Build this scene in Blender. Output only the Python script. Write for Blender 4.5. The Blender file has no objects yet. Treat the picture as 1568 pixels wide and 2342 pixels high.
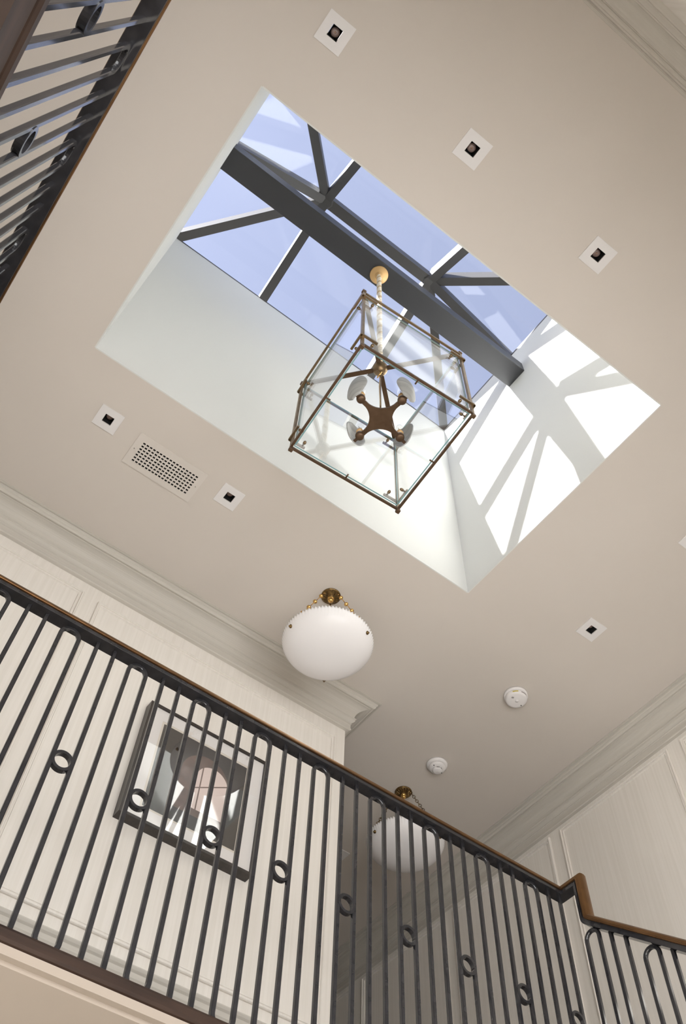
import bpy, math, random
from mathutils import Vector, Matrix

random.seed(7)
SC = bpy.context.scene
COL = SC.collection

# ------------------------------------------------------------------ camera
# world: X along the skylight, Y towards the landing, Z up; the lens is the origin
F_PX = 2076.437
RW = ((0.80039051, -0.59869118, 0.03072283),
      (0.52664116, 0.67773348, -0.51315341),
      (0.28639853, 0.42690303, 0.85774687))
cam_d = bpy.data.cameras.new('camera')
cam_d.sensor_fit = 'VERTICAL'
cam_d.sensor_height = 36.0
cam_d.sensor_width = 24.0
cam_d.lens = F_PX / 2342.0 * 36.0
cam_d.clip_start = 0.02
cam = bpy.data.objects.new('camera', cam_d)
COL.objects.link(cam)
r, d_, f_ = (Vector(v) for v in RW)
m = Matrix((r, -d_, -f_)).transposed().to_4x4()
cam.matrix_world = m
SC.camera = cam

# ------------------------------------------------------------------ world, sun, exposure
SUN_DIR = Vector((1.0, -0.138, -0.930)).normalized()
SUN_POWER = 40.0
SKY_POWER = 0.335
w = bpy.data.worlds.new('sky')
SC.world = w
w.use_nodes = True
nt = w.node_tree
nt.nodes.clear()
sky = nt.nodes.new('ShaderNodeTexSky')
sky.sky_type = 'NISHITA'
sky.sun_disc = False
sky.sun_elevation = math.asin(-SUN_DIR.z)
sky.sun_rotation = math.atan2(-SUN_DIR.x, -SUN_DIR.y)
sky.air_density = 1.0
sky.dust_density = 0.8
hs = nt.nodes.new('ShaderNodeHueSaturation')
hs.inputs['Saturation'].default_value = 0.50
hs.inputs['Value'].default_value = 1.0
mixs = nt.nodes.new('ShaderNodeMix')
mixs.data_type = 'RGBA'
mixs.blend_type = 'MULTIPLY'
mixs.inputs[0].default_value = 1.0
mixs.inputs[7].default_value = (1.0, 0.97, 1.06, 1)
bg = nt.nodes.new('ShaderNodeBackground')
bg.inputs['Strength'].default_value = SKY_POWER
wo = nt.nodes.new('ShaderNodeOutputWorld')
nt.links.new(sky.outputs[0], hs.inputs['Color'])
nt.links.new(hs.outputs[0], mixs.inputs[6])
nt.links.new(mixs.outputs[2], bg.inputs['Color'])
nt.links.new(bg.outputs[0], wo.inputs['Surface'])

sd = bpy.data.lights.new('sun', 'SUN')
sd.energy = SUN_POWER
sd.angle = math.radians(0.7)
sd.color = (1.0, 0.97, 0.92)
so = bpy.data.objects.new('sun', sd)
COL.objects.link(so)
so.rotation_euler = SUN_DIR.to_track_quat('-Z', 'Y').to_euler()
so.location = (-8, 2, 14)

SC.view_settings.view_transform = 'Standard'
SC.view_settings.look = 'None'
SC.view_settings.gamma = 1.0
SC.view_settings.use_curve_mapping = False
SC.view_settings.exposure = 0.0


# added fill lights standing outside made-up window openings (see windows below)
def add_window_fill(name, loc, rot, sx, sy, power, color=(1.0, 0.985, 0.98)):
    ld = bpy.data.lights.new(name, 'AREA')
    ld.shape = 'RECTANGLE'
    ld.size, ld.size_y = sx, sy
    ld.energy = power
    ld.color = color
    o = bpy.data.objects.new(name, ld)
    COL.objects.link(o)
    o.location = loc
    o.rotation_euler = rot
    return o


GZ = -1.5            # ground floor
FZ = 1.335           # landing floor
CZ = 4.2             # ceiling
XW, XE, YN, YS, YB = -1.75, 3.833, -0.567, 3.207, 8.0
XC = 2.261           # outer corner of the picture wall
PI = math.pi
# unseen windows made up to light the room: west, south end, north
ADDED_WIN_W = [(-0.40, 0.85, GZ + 0.05, GZ + 2.45), (0.95, 2.20, GZ + 0.05, GZ + 2.45)]
ADDED_WIN_S = [(-1.4, 0.4, GZ + 0.2, GZ + 2.35), (0.7, 2.7, GZ + 0.2, GZ + 2.35)]
ADDED_WIN_N = [(-1.1, 0.45, 0.1, 2.5), (0.65, 2.2, 0.1, 2.5)]       # added behind the camera to brighten the landing wall
for i, (a, b, z0, z1) in enumerate(ADDED_WIN_W):
    add_window_fill('window_daylight', (XW - 0.22, (a + b) / 2, (z0 + z1) / 2), (0, -PI / 2, 0), z1 - z0, b - a,
                 60)
for a, b, z0, z1 in ADDED_WIN_S:
    add_window_fill('window_daylight', ((a + b) / 2, YB + 0.22, (z0 + z1) / 2), (-PI / 2, 0, 0), b - a, z1 - z0, 100)
for a, b, z0, z1 in ADDED_WIN_N:
    add_window_fill('window_daylight', ((a + b) / 2, YN - 0.22, (z0 + z1) / 2), (PI / 2, 0, 0), b - a, z1 - z0, 100)


# ------------------------------------------------------------------ materials
def new_mat(name):
    mt = bpy.data.materials.new(name)
    mt.use_nodes = True
    n = mt.node_tree
    n.nodes.clear()
    out = n.nodes.new('ShaderNodeOutputMaterial')
    return mt, n, out


def pbr(name, color, rough=0.5, metal=0.0, spec=0.5, var=None, scale=(1, 1, 1), bump=0.0, bscale=None, detail=4.0,
        coat=0.0):
    """principled with an optional noise variation between color and var"""
    mt, n, out = new_mat(name)
    p = n.nodes.new('ShaderNodeBsdfPrincipled')
    p.inputs['Base Color'].default_value = (*color, 1)
    p.inputs['Roughness'].default_value = rough
    p.inputs['Metallic'].default_value = metal
    p.inputs['Specular IOR Level'].default_value = spec
    p.inputs['Coat Weight'].default_value = coat
    n.links.new(p.outputs[0], out.inputs[0])
    if var or bump:
        tc = n.nodes.new('ShaderNodeTexCoord')
        mp = n.nodes.new('ShaderNodeMapping')
        mp.inputs['Scale'].default_value = scale
        n.links.new(tc.outputs['Object'], mp.inputs[0])
        ns = n.nodes.new('ShaderNodeTexNoise')
        ns.inputs['Scale'].default_value = 1.0
        ns.inputs['Detail'].default_value = detail
        n.links.new(mp.outputs[0], ns.inputs['Vector'])
        if var:
            rp = n.nodes.new('ShaderNodeValToRGB')
            rp.color_ramp.elements[0].position = 0.36
            rp.color_ramp.elements[1].position = 0.64
            rp.color_ramp.elements[0].color = (*color, 1)
            rp.color_ramp.elements[1].color = (*var, 1)
            n.links.new(ns.outputs[0], rp.inputs[0])
            n.links.new(rp.outputs[0], p.inputs['Base Color'])
        if bump:
            bp = n.nodes.new('ShaderNodeBump')
            bp.inputs['Strength'].default_value = bump
            bp.inputs['Distance'].default_value = 0.002
            n.links.new(ns.outputs[0], bp.inputs['Height'])
            n.links.new(bp.outputs[0], p.inputs['Normal'])
    return mt


def thin_glass(name, ior=1.5, tint=(1, 1, 1), gloss=(1, 1, 1)):
    """clear sheet glass: straight-through light plus a Fresnel mirror on each face"""
    mt, n, out = new_mat(name)
    tr = n.nodes.new('ShaderNodeBsdfTransparent')
    tr.inputs[0].default_value = (*tint, 1)
    gl = n.nodes.new('ShaderNodeBsdfGlossy')
    gl.inputs['Roughness'].default_value = 0.0
    gl.inputs['Color'].default_value = (*gloss, 1)
    fr = n.nodes.new('ShaderNodeFresnel')
    fr.inputs['IOR'].default_value = ior
    geo = n.nodes.new('ShaderNodeNewGeometry')
    # a sheet mirrors alike from both of its sides
    iorb = n.nodes.new('ShaderNodeMix')
    iorb.data_type = 'FLOAT'
    iorb.inputs[2].default_value = ior
    iorb.inputs[3].default_value = 1.0 / ior
    n.links.new(geo.outputs['Backfacing'], iorb.inputs[0])
    n.links.new(iorb.outputs[0], fr.inputs['IOR'])
    mx = n.nodes.new('ShaderNodeMixShader')
    n.links.new(fr.outputs[0], mx.inputs[0])
    n.links.new(tr.outputs[0], mx.inputs[1])
    n.links.new(gl.outputs[0], mx.inputs[2])
    n.links.new(mx.outputs[0], out.inputs[0])
    return mt


M = {}
M['ceiling'] = pbr('ceiling_paint', (0.615, 0.562, 0.510), 0.85, spec=0.2, var=(0.630, 0.577, 0.525), scale=(1.2, 1.2, 1.2))
M['shaft'] = pbr('shaft_white_paint', (0.665, 0.665, 0.640), 0.8, spec=0.25)
M['wall'] = pbr('strie_wall_glaze', (0.800, 0.755, 0.700), 0.6, spec=0.3, var=(0.755, 0.710, 0.650), scale=(75, 75, 1.6), bump=0.05, detail=5)
M['crown_x'] = pbr('strie_trim_glaze_x', (0.580, 0.545, 0.490), 0.6, spec=0.3, var=(0.545, 0.510, 0.455), scale=(1.6, 70, 70), detail=5)  # both crown tones: some of the cove's shade put into the even colour
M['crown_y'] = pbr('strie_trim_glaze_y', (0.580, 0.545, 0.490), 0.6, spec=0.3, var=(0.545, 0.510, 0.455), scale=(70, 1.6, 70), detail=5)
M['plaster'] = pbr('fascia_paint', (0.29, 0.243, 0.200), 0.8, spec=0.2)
M['floor'] = pbr('limestone_floor', (0.52, 0.49, 0.45), 0.5, var=(0.47, 0.44, 0.40), scale=(3, 3, 3))
M['wood'] = pbr('dark_walnut', (0.018, 0.010, 0.007), 0.55, spec=0.15, var=(0.032, 0.018, 0.012), scale=(5, 40, 40))
M['wood_y'] = pbr('dark_walnut_y', (0.018, 0.010, 0.007), 0.55, spec=0.15, var=(0.032, 0.018, 0.012), scale=(40, 5, 40))
M['steel'] = pbr('blackened_steel', (0.017, 0.0165, 0.018), 0.10, metal=0.0, spec=0.5, var=(0.024, 0.023, 0.025), scale=(30, 30, 30))
for q in M['steel'].node_tree.nodes:
    if q.type == 'BSDF_PRINCIPLED':
        q.inputs['IOR'].default_value = 1.5
M['bronze'] = pbr('bronze_rail', (0.20, 0.105, 0.045), 0.28, metal=0.8, var=(0.15, 0.078, 0.034), scale=(14, 14, 14))
M['frame_metal'] = pbr('skylight_frame_paint', (0.048, 0.045, 0.043), 0.45, spec=0.5)
M['beam'] = pbr('beam_charcoal_paint', (0.030, 0.031, 0.035), 0.45, spec=0.5)
M['curb'] = pbr('curb_white', (0.8, 0.8, 0.8), 0.7)
M['sky_glass'] = thin_glass('skylight_glass', 1.30, (0.95, 0.965, 0.985))
M['lantern_glass'] = thin_glass('lantern_glass', 1.55, (0.985, 0.99, 0.988))
M['glass_edge'] = pbr('teal_glass_edge', (0.20, 0.35, 0.36), 0.15, spec=0.8)
M['picture_glass'] = thin_glass('picture_glass', 1.72, (0.99, 0.99, 0.99))
M['window_glass'] = thin_glass('window_glass', 1.45, (0.97, 0.98, 0.98))
M['brass'] = pbr('antique_brass', (0.20, 0.135, 0.075), 0.35, metal=0.85, var=(0.27, 0.19, 0.11), scale=(25, 25, 25))
M['brass_dark'] = pbr('dark_bronze', (0.10, 0.058, 0.032), 0.42, metal=0.6, var=(0.13, 0.078, 0.045), scale=(25, 25, 25))
M['rose'] = pbr('satin_gold', (0.62, 0.39, 0.17), 0.42, metal=0.35)
M['rope_gold'] = pbr('rope_gold', (0.55, 0.40, 0.22), 0.5, metal=0.3)
M['rope_pale'] = pbr('rope_cream', (0.72, 0.64, 0.52), 0.6)
M['alabaster'] = pbr('alabaster_shade', (0.42, 0.42, 0.405), 0.45, var=(0.31, 0.31, 0.30), scale=(8, 8, 60))
M['candle'] = pbr('candle_sleeve', (0.72, 0.62, 0.50), 0.5)
M['bulb'] = thin_glass('bulb_glass', 1.45, (0.97, 0.97, 0.97))
M['filament'] = pbr('filament', (0.35, 0.28, 0.2), 0.4, metal=0.8)
M['antique'] = pbr('antique_gold_casting', (0.23, 0.140, 0.050), 0.38, metal=0.85, var=(0.09, 0.056, 0.024), scale=(60, 60, 60))
M['polished'] = pbr('polished_brass', (0.75, 0.46, 0.16), 0.22, metal=0.95)
M['white_plastic'] = pbr('white_plastic', (0.80, 0.77, 0.76), 0.45)
M['trim_white'] = pbr('downlight_trim_white', (0.73, 0.705, 0.695), 0.5)
M['black'] = pbr('matt_black', (0.008, 0.008, 0.007), 0.7)
M['lens'] = pbr('downlight_lens', (0.26, 0.18, 0.16), 0.25, var=(0.36, 0.26, 0.23), scale=(60, 60, 60))
M['lens_core'] = pbr('downlight_lens_core', (0.42, 0.27, 0.20), 0.3)
M['vent'] = pbr('vent_paint', (0.645, 0.595, 0.545), 0.6)
M['screw'] = pbr('screw_head', (0.35, 0.31, 0.28), 0.4, metal=0.5)
M['yellow'] = pbr('yellow_label', (0.55, 0.44, 0.10), 0.5)
M['grey'] = pbr('grey_slot', (0.16, 0.14, 0.13), 0.6)
M['pic_frame'] = pbr('picture_frame_wood', (0.022, 0.017, 0.014), 0.35, var=(0.040, 0.030, 0.025), scale=(40, 40, 4))
M['mat'] = pbr('picture_mat', (0.80, 0.77, 0.75), 0.9, spec=0.1)
M['mat_bevel'] = pbr('picture_mat_bevel', (0.72, 0.66, 0.58), 0.9, spec=0.1)

# opal glass bowl: white, lets light through
mt, n, out = new_mat('opal_glass')
p = n.nodes.new('ShaderNodeBsdfPrincipled')
p.inputs['Base Color'].default_value = (0.97, 0.95, 0.95, 1)
p.inputs['Roughness'].default_value = 0.22
p.inputs['Specular IOR Level'].default_value = 0.35
tl = n.nodes.new('ShaderNodeBsdfTranslucent')
tl.inputs[0].default_value = (0.95, 0.92, 0.91, 1)
mx = n.nodes.new('ShaderNodeMixShader')
mx.inputs[0].default_value = 0.24
n.links.new(p.outputs[0], mx.inputs[1])
n.links.new(tl.outputs[0], mx.inputs[2])
n.links.new(mx.outputs[0], out.inputs[0])
M['opal'] = mt


def print_material():
    """the flat print behind the picture glass: charcoal wall with a pale arched window"""
    mt, n, out = new_mat('arch_print')
    p = n.nodes.new('ShaderNodeBsdfPrincipled')
    p.inputs['Roughness'].default_value = 0.9
    p.inputs['Specular IOR Level'].default_value = 0.05
    n.links.new(p.outputs[0], out.inputs[0])
    geo = n.nodes.new('ShaderNodeNewGeometry')
    sp = n.nodes.new('ShaderNodeSeparateXYZ')
    n.links.new(geo.outputs['Position'], sp.inputs[0])
    X, Z = sp.outputs[0], sp.outputs[2]

    def mth(op, a, b=None):
        q = n.nodes.new('ShaderNodeMath')
        q.operation = op
        for i, v in enumerate((a, b)):
            if v is None:
                continue
            if isinstance(v, (int, float)):
                q.inputs[i].default_value = v
            else:
                n.links.new(v, q.inputs[i])
        return q.outputs[0]

    def arch(cx, cz, r, bottom):
        dx = mth('SUBTRACT', X, cx)
        dz = mth('SUBTRACT', Z, cz)
        dzp = mth('MAXIMUM', dz, 0.0)
        dd = mth('SQRT', mth('ADD', mth('MULTIPLY', dx, dx), mth('MULTIPLY', dzp, dzp)))
        return mth('MULTIPLY', mth('LESS_THAN', dd, r), mth('GREATER_THAN', Z, bottom))

    def mix(fac, a, b):
        q = n.nodes.new('ShaderNodeMix')
        q.data_type = 'RGBA'
        n.links.new(fac, q.inputs[0])
        for i, v in ((6, a), (7, b)):
            if isinstance(v, tuple):
                q.inputs[i].default_value = (*v, 1)
            else:
                n.links.new(v, q.inputs[i])
        return q.outputs[2]
    ns = n.nodes.new('ShaderNodeTexNoise')
    ns.inputs['Scale'].default_value = 9.0
    wallc = mix(ns.outputs[0], (0.018, 0.016, 0.015), (0.045, 0.039, 0.035))
    reveal = mix(ns.outputs[0], (0.055, 0.033, 0.026), (0.22, 0.145, 0.115))
    c = mix(arch(1.408, 3.096, 0.132, 2.86), wallc, reveal)
    c = mix(arch(1.451, 3.091, 0.088, 2.90), c, (0.78, 0.65, 0.60))
    # glazing bars of the pictured window
    bar = arch(1.451, 3.091, 0.088, 2.90)
    v1 = mth('LESS_THAN', mth('ABSOLUTE', mth('SUBTRACT', X, 1.391)), 0.0035)
    v2 = mth('LESS_THAN', mth('ABSOLUTE', mth('SUBTRACT', X, 1.458)), 0.0030)
    v2 = mth('MULTIPLY', v2, mth('LESS_THAN', Z, 3.066))
    hz = mth('SUBTRACT', Z, mth('ADD', mth('MULTIPLY', mth('SUBTRACT', X, 1.364), 0.565), 3.017))
    h1 = mth('LESS_THAN', mth('ABSOLUTE', hz), 0.004)
    lines = mth('MAXIMUM', mth('MAXIMUM', v1, v2), h1)
    c = mix(mth('MULTIPLY', bar, lines), c, (0.16, 0.095, 0.07))
    n.links.new(c, p.inputs['Base Color'])
    return mt


M['print'] = print_material()


# ------------------------------------------------------------------ mesh helpers
class MB:
    def __init__(self):
        self.v, self.f, self.mi, self.sm = [], [], [], []

    def quad(self, pts, mi=0, smooth=False):
        b = len(self.v)
        self.v += [tuple(q) for q in pts]
        self.f.append(tuple(range(b, b + len(pts))))
        self.mi.append(mi)
        self.sm.append(smooth)
        return self

    def box(self, x0, x1, y0, y1, z0, z1, mi=0):
        b = len(self.v)
        self.v += [(x, y, z) for z in (z0, z1) for y in (y0, y1) for x in (x0, x1)]
        for q in ((0, 2, 3, 1), (4, 5, 7, 6), (0, 1, 5, 4), (2, 6, 7, 3), (0, 4, 6, 2), (1, 3, 7, 5)):
            self.f.append(tuple(b + i for i in q))
            self.mi.append(mi)
            self.sm.append(False)
        return self

    def cbox(self, c, s, mi=0):
        return self.box(c[0] - s[0] / 2, c[0] + s[0] / 2, c[1] - s[1] / 2, c[1] + s[1] / 2, c[2] - s[2] / 2, c[2] + s[2] / 2, mi)

    def rings(self, rings, closed_ring=True, cap=True, closed_path=False, mi=0, smooth=True):
        """skin a list of equally long vertex rings"""
        k = len(rings[0])
        b = len(self.v)
        for rg in rings:
            self.v += [tuple(q) for q in rg]
        nr = len(rings)
        for i in range(nr if closed_path else nr - 1):
            j = (i + 1) % nr
            for a in range(k if closed_ring else k - 1):
                c = (a + 1) % k
                self.f.append((b + i * k + a, b + i * k + c, b + j * k + c, b + j * k + a))
                self.mi.append(mi)
                self.sm.append(smooth)
        if cap and closed_ring and not closed_path:
            self.f.append(tuple(b + a for a in reversed(range(k))))
            self.f.append(tuple(b + (nr - 1) * k + a for a in range(k)))
            self.mi += [mi, mi]
            self.sm += [False, False]
        return self

    def lathe(self, prof, c=(0, 0, 0), seg=32, mi=0, smooth=True, axis='Z'):
        rg = []
        for rr, z in prof:
            ring = []
            for i in range(seg):
                a = 2 * PI * i / seg
                q = (rr * math.cos(a), rr * math.sin(a), z)
                if axis == 'X':
                    q = (q[2], q[0], q[1])
                elif axis == 'Y':
                    q = (q[1], q[2], q[0])
                ring.append((c[0] + q[0], c[1] + q[1], c[2] + q[2]))
            rg.append(ring)
        return self.rings(rg, True, True, mi=mi, smooth=smooth)

    def bar(self, p, q, w, h, up=(0, 0, 1), mi=0, below=0.0):
        """rectangular bar from p to q; the line runs at its underside (below=0) or inside it"""
        p, q, up = Vector(p), Vector(q), Vector(up)
        d = (q - p).normalized()
        s = d.cross(up).normalized()
        nn = s.cross(d).normalized()
        rg = []
        for e in (p, q):
            rg.append([e - s * w / 2 - nn * below, e + s * w / 2 - nn * below, e + s * w / 2 + nn * (h - below), e - s * w / 2 + nn * (h - below)])
        return self.rings(rg, smooth=False, mi=mi)

    def tube(self, pts, rad, seg=10, mi=0, closed=False, smooth=True, square=None):
        """round (or square, by half widths) tube along a path, parallel-transported"""
        P = [Vector(q) for q in pts]
        nP = len(P)
        rg = []
        nrm = None
        for i in range(nP):
            if closed:
                t = (P[(i + 1) % nP] - P[i - 1]).normalized()
            else:
                t = (P[min(i + 1, nP - 1)] - P[max(i - 1, 0)]).normalized()
            if nrm is None:
                a = Vector((0, 0, 1)) if abs(t.z) < 0.9 else Vector((0, 1, 0))
                nrm = (a - t * a.dot(t)).normalized()
            else:
                nrm = (nrm - t * nrm.dot(t)).normalized()
            b = t.cross(nrm)
            if square:
                hw, hb = square
                rg.append([P[i] + nrm * x * hw + b * y * hb for x, y in ((-1, -1), (1, -1), (1, 1), (-1, 1))])
            else:
                rr = rad[i] if isinstance(rad, (list, tuple)) else rad
                rg.append([P[i] + (nrm * math.cos(2 * PI * k / seg) + b * math.sin(2 * PI * k / seg)) * rr for k in range(seg)])
        return self.rings(rg, closed_path=closed, mi=mi, smooth=smooth)

    def sphere(self, c, rad, seg=16, rings=8, sc=(1, 1, 1), mi=0):
        prof = []
        rg = []
        for j in range(1, rings):
            a = PI * j / rings
            rg.append([(c[0] + sc[0] * rad * math.sin(a) * math.cos(2 * PI * i / seg), c[1] + sc[1] * rad * math.sin(a) * math.sin(2 * PI * i / seg), c[2] - sc[2] * rad * math.cos(a)) for i in range(seg)])
        return self.rings(rg, mi=mi)

    def mesh(self, name, mats):
        me = bpy.data.meshes.new(name)
        me.from_pydata(self.v, [], self.f)
        for q in (mats if isinstance(mats, (list, tuple)) else [mats]):
            me.materials.append(M[q] if isinstance(q, str) else q)
        me.polygons.foreach_set('material_index', self.mi)
        me.polygons.foreach_set('use_smooth', self.sm)
        me.update()
        return me


def obj(name, mb, mats, parent=None, loc=(0, 0, 0), rz=0.0, label=None, cat=None, group=None, kind=None, fix=True):
    me = mb if isinstance(mb, bpy.types.Mesh) else mb.mesh(name, mats)
    if fix and not isinstance(mb, bpy.types.Mesh):
        import bmesh
        bm = bmesh.new()
        bm.from_mesh(me)
        bmesh.ops.recalc_face_normals(bm, faces=bm.faces)
        bm.to_mesh(me)
        bm.free()
    o = bpy.data.objects.new(name, me)
    COL.objects.link(o)
    o.location = loc
    o.rotation_euler = (0, 0, rz)
    if parent is not None:
        o.parent = parent
    for k, v in (('label', label), ('category', cat), ('group', group), ('kind', kind)):
        if v:
            o[k] = v
    return o


def bevel(o, wdt=0.002, seg=2):
    md = o.modifiers.new('bevel', 'BEVEL')
    md.width = wdt
    md.segments = seg
    md.limit_method = 'ANGLE'
    md.angle_limit = math.radians(40)
    return o


def empty(name, loc=(0, 0, 0), rz=0.0, label=None, cat=None, group=None, kind=None):
    o = bpy.data.objects.new(name, None)
    o.empty_display_size = 0.05
    COL.objects.link(o)
    o.location = loc
    o.rotation_euler = (0, 0, rz)
    for k, v in (('label', label), ('category', cat), ('group', group), ('kind', kind)):
        if v:
            o[k] = v
    return o


def copy_tree(o, parent=None):
    c = o.copy()
    COL.objects.link(c)
    c.parent = parent
    for ch in o.children:
        copy_tree(ch, c)
    return c


def struct(name, mb, mats, parent=None, label=None):
    return obj(name, mb, mats, parent, kind='structure' if parent is None else None, label=label)


def lattice(xs, ys, holes, z0, z1):
    """slab in the XY plane with rectangular holes through it"""
    mb = MB()
    for h in holes:
        xs += [h[0], h[1]]
        ys += [h[2], h[3]]
    xs, ys = sorted(set(xs)), sorted(set(ys))

    def solid(i, j):
        if i < 0 or j < 0 or i >= len(xs) - 1 or j >= len(ys) - 1:
            return False
        cx, cy = (xs[i] + xs[i + 1]) / 2, (ys[j] + ys[j + 1]) / 2
        return not any(h[0] < cx < h[1] and h[2] < cy < h[3] for h in holes)
    for i in range(len(xs) - 1):
        for j in range(len(ys) - 1):
            if not solid(i, j):
                continue
            a, b, c, d = xs[i], xs[i + 1], ys[j], ys[j + 1]
            mb.quad([(a, c, z0), (a, d, z0), (b, d, z0), (b, c, z0)])
            mb.quad([(a, c, z1), (b, c, z1), (b, d, z1), (a, d, z1)])
            if not solid(i - 1, j):
                mb.quad([(a, c, z0), (a, c, z1), (a, d, z1), (a, d, z0)])
            if not solid(i + 1, j):
                mb.quad([(b, c, z0), (b, d, z0), (b, d, z1), (b, c, z1)])
            if not solid(i, j - 1):
                mb.quad([(a, c, z0), (b, c, z0), (b, c, z1), (a, c, z1)])
            if not solid(i, j + 1):
                mb.quad([(a, d, z0), (a, d, z1), (b, d, z1), (b, d, z0)])
    return mb


def wall_mb(axis, pos, thick, u0, u1, z0, z1, holes):
    """upright slab with window openings; axis 'x': plane x=pos running along y"""
    mb = lattice([u0, u1], [z0, z1], holes, 0.0, thick)
    if axis == 'x':
        mb.v = [(pos + q[2], q[0], q[1]) for q in mb.v]
    else:
        mb.v = [(q[0], pos + q[2], q[1]) for q in mb.v]
    return mb


def sweep(path, prof, ups, i0=0, i1=None, smooth=False):
    """sweep a closed (u,v) profile along a 3D polyline with mitred corners; u = d x up, v = up.
    ups: the up vector of every segment; i0..i1 picks the segments that are built"""
    P = [Vector(q) for q in path]
    nseg = len(P) - 1
    i1 = nseg if i1 is None else i1
    D = [(P[i + 1] - P[i]).normalized() for i in range(nseg)]
    N = [Vector(q).normalized() for q in ups]
    mb = MB()
    rg = []
    for i in range(i0, i1 + 1):
        sgm = min(i, nseg - 1)
        d = D[sgm]
        nn = (N[sgm] - d * N[sgm].dot(d)).normalized()
        u = d.cross(nn)
        mm = (D[i - 1] + D[i]).normalized() if 0 < i < nseg else d
        ring = []
        for a, b in prof:
            o = u * a + nn * b
            ring.append(P[i] + o - d * (o.dot(mm) / d.dot(mm)))
        rg.append(ring)
    mb.rings(rg, smooth=smooth)
    return mb


# ================================================================== structure
# skylight opening in the ceiling
XA, XB, YA, YD, ZT = -0.122, 2.280, 0.623, 2.082, 6.300
DOWNLIGHTS = [(0.005, 0.2775), (0.7476, 0.2787), (1.5023, 0.2787), (0.1205, 2.3857), (0.864, 2.389),
              (3.0106, 1.843), (3.017, 1.066), (3.035, 4.340)]
HOLE = 0.0247
VENT = (0.4977, 2.4495)
holes = [(XA, XB, YA, YD)] + [(x - HOLE, x + HOLE, y - HOLE, y + HOLE) for x, y in DOWNLIGHTS]
holes.append((VENT[0] - 0.178, VENT[0] + 0.178, VENT[1] - 0.075, VENT[1] + 0.075))
struct('ceiling', lattice([XW - 0.2, XE + 0.2], [YN - 0.2, YB + 0.2], holes, CZ, CZ + 0.16), 'ceiling')

# shaft walls up to the glass
e = 0.0025
T = 0.16
zb = CZ - 0.0015
struct('wall_shaft_west', MB().box(XA - T, XA + e, YA - T, YD + T, zb + 0.165, ZT).box(XA - 0.004, XA + e, YA, YD, zb, zb + 0.165), 'shaft')
struct('wall_shaft_east', MB().box(XB - e, XB + T, YA - T, YD + T, zb + 0.165, ZT).box(XB - e, XB + 0.004, YA, YD, zb, zb + 0.165), 'shaft')
struct('wall_shaft_north', MB().box(XA + e, XB - e, YA - T, YA + e, zb + 0.165, ZT).box(XA + e, XB - e, YA - 0.004, YA + e, zb, zb + 0.165), 'shaft')
struct('wall_shaft_south', MB().box(XA + e, XB - e, YD - e, YD + T, zb + 0.165, ZT).box(XA + e, XB - e, YD - e, YD + 0.004, zb, zb + 0.165), 'shaft')

wt = 0.2
wall_w = struct('wall_west', wall_mb('x', XW - wt, wt, YN - wt, YB + wt, GZ, CZ, [tuple(q) for q in ADDED_WIN_W]), 'wall')
wall_e = struct('wall_east', wall_mb('x', XE, wt, YN - wt, YB + wt, GZ, CZ, []), 'wall')
wall_n = struct('wall_north', wall_mb('y', YN - wt, wt, XW, XE, GZ, CZ, [tuple(q) for q in ADDED_WIN_N]), 'wall')
wall_b = struct('wall_corridor_end', wall_mb('y', YB, wt, XW, XE, GZ, CZ, [tuple(q) for q in ADDED_WIN_S]), 'wall')
wall_s = struct('wall_south', MB().box(XW, XC, YS, YS + 0.15, FZ, CZ), 'wall')
struct('wall_corridor_west', MB().box(XC - 0.15, XC, YS + 0.15, YB, FZ, CZ), 'wall')
struct('floor', MB().box(XW - wt, XE + wt, YN - wt, YB + wt, GZ - 0.15, GZ), 'floor')

# landing slab around the stair well
YF, XF = 2.09, -0.314          # front of the nosing
XR = 2.645                     # stair railing plane
sl = 0.072
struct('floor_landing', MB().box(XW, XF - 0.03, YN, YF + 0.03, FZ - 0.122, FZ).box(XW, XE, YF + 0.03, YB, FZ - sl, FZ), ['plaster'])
NOSE = [(-0.12, -0.0365), (-0.012, -0.0365), (-0.004, -0.033), (0.0, -0.025), (0.0, -0.005), (-0.004, 0.003), (-0.012, 0.006), (-0.12, 0.006)]
npath = [(XF, YN, FZ), (XF, YF, FZ), (XR - 0.035, YF, FZ), (XR - 0.035, YF - 0.04, FZ)]
# sweep u points to the right of travel = into the well for this path: mirror the profile
NP = [(a, b) for a, b in NOSE]
ups = [(0, 0, 1)] * 3
struct('trim_1', sweep(npath, NP, ups, 0, 1), 'wood_y', label='dark walnut nosing along the edge of the side landing')
struct('trim_2', sweep(npath, NP, ups, 1, 2), 'wood', label='dark walnut nosing along the landing below the black balusters')
# fascia under the nosing
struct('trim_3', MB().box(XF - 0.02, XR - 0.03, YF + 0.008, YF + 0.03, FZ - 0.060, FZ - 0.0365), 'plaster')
struct('trim_4', MB().box(XF - 0.03, XF - 0.006, YN, YF, FZ - 0.122, FZ - 0.0365), 'wood_y')

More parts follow.
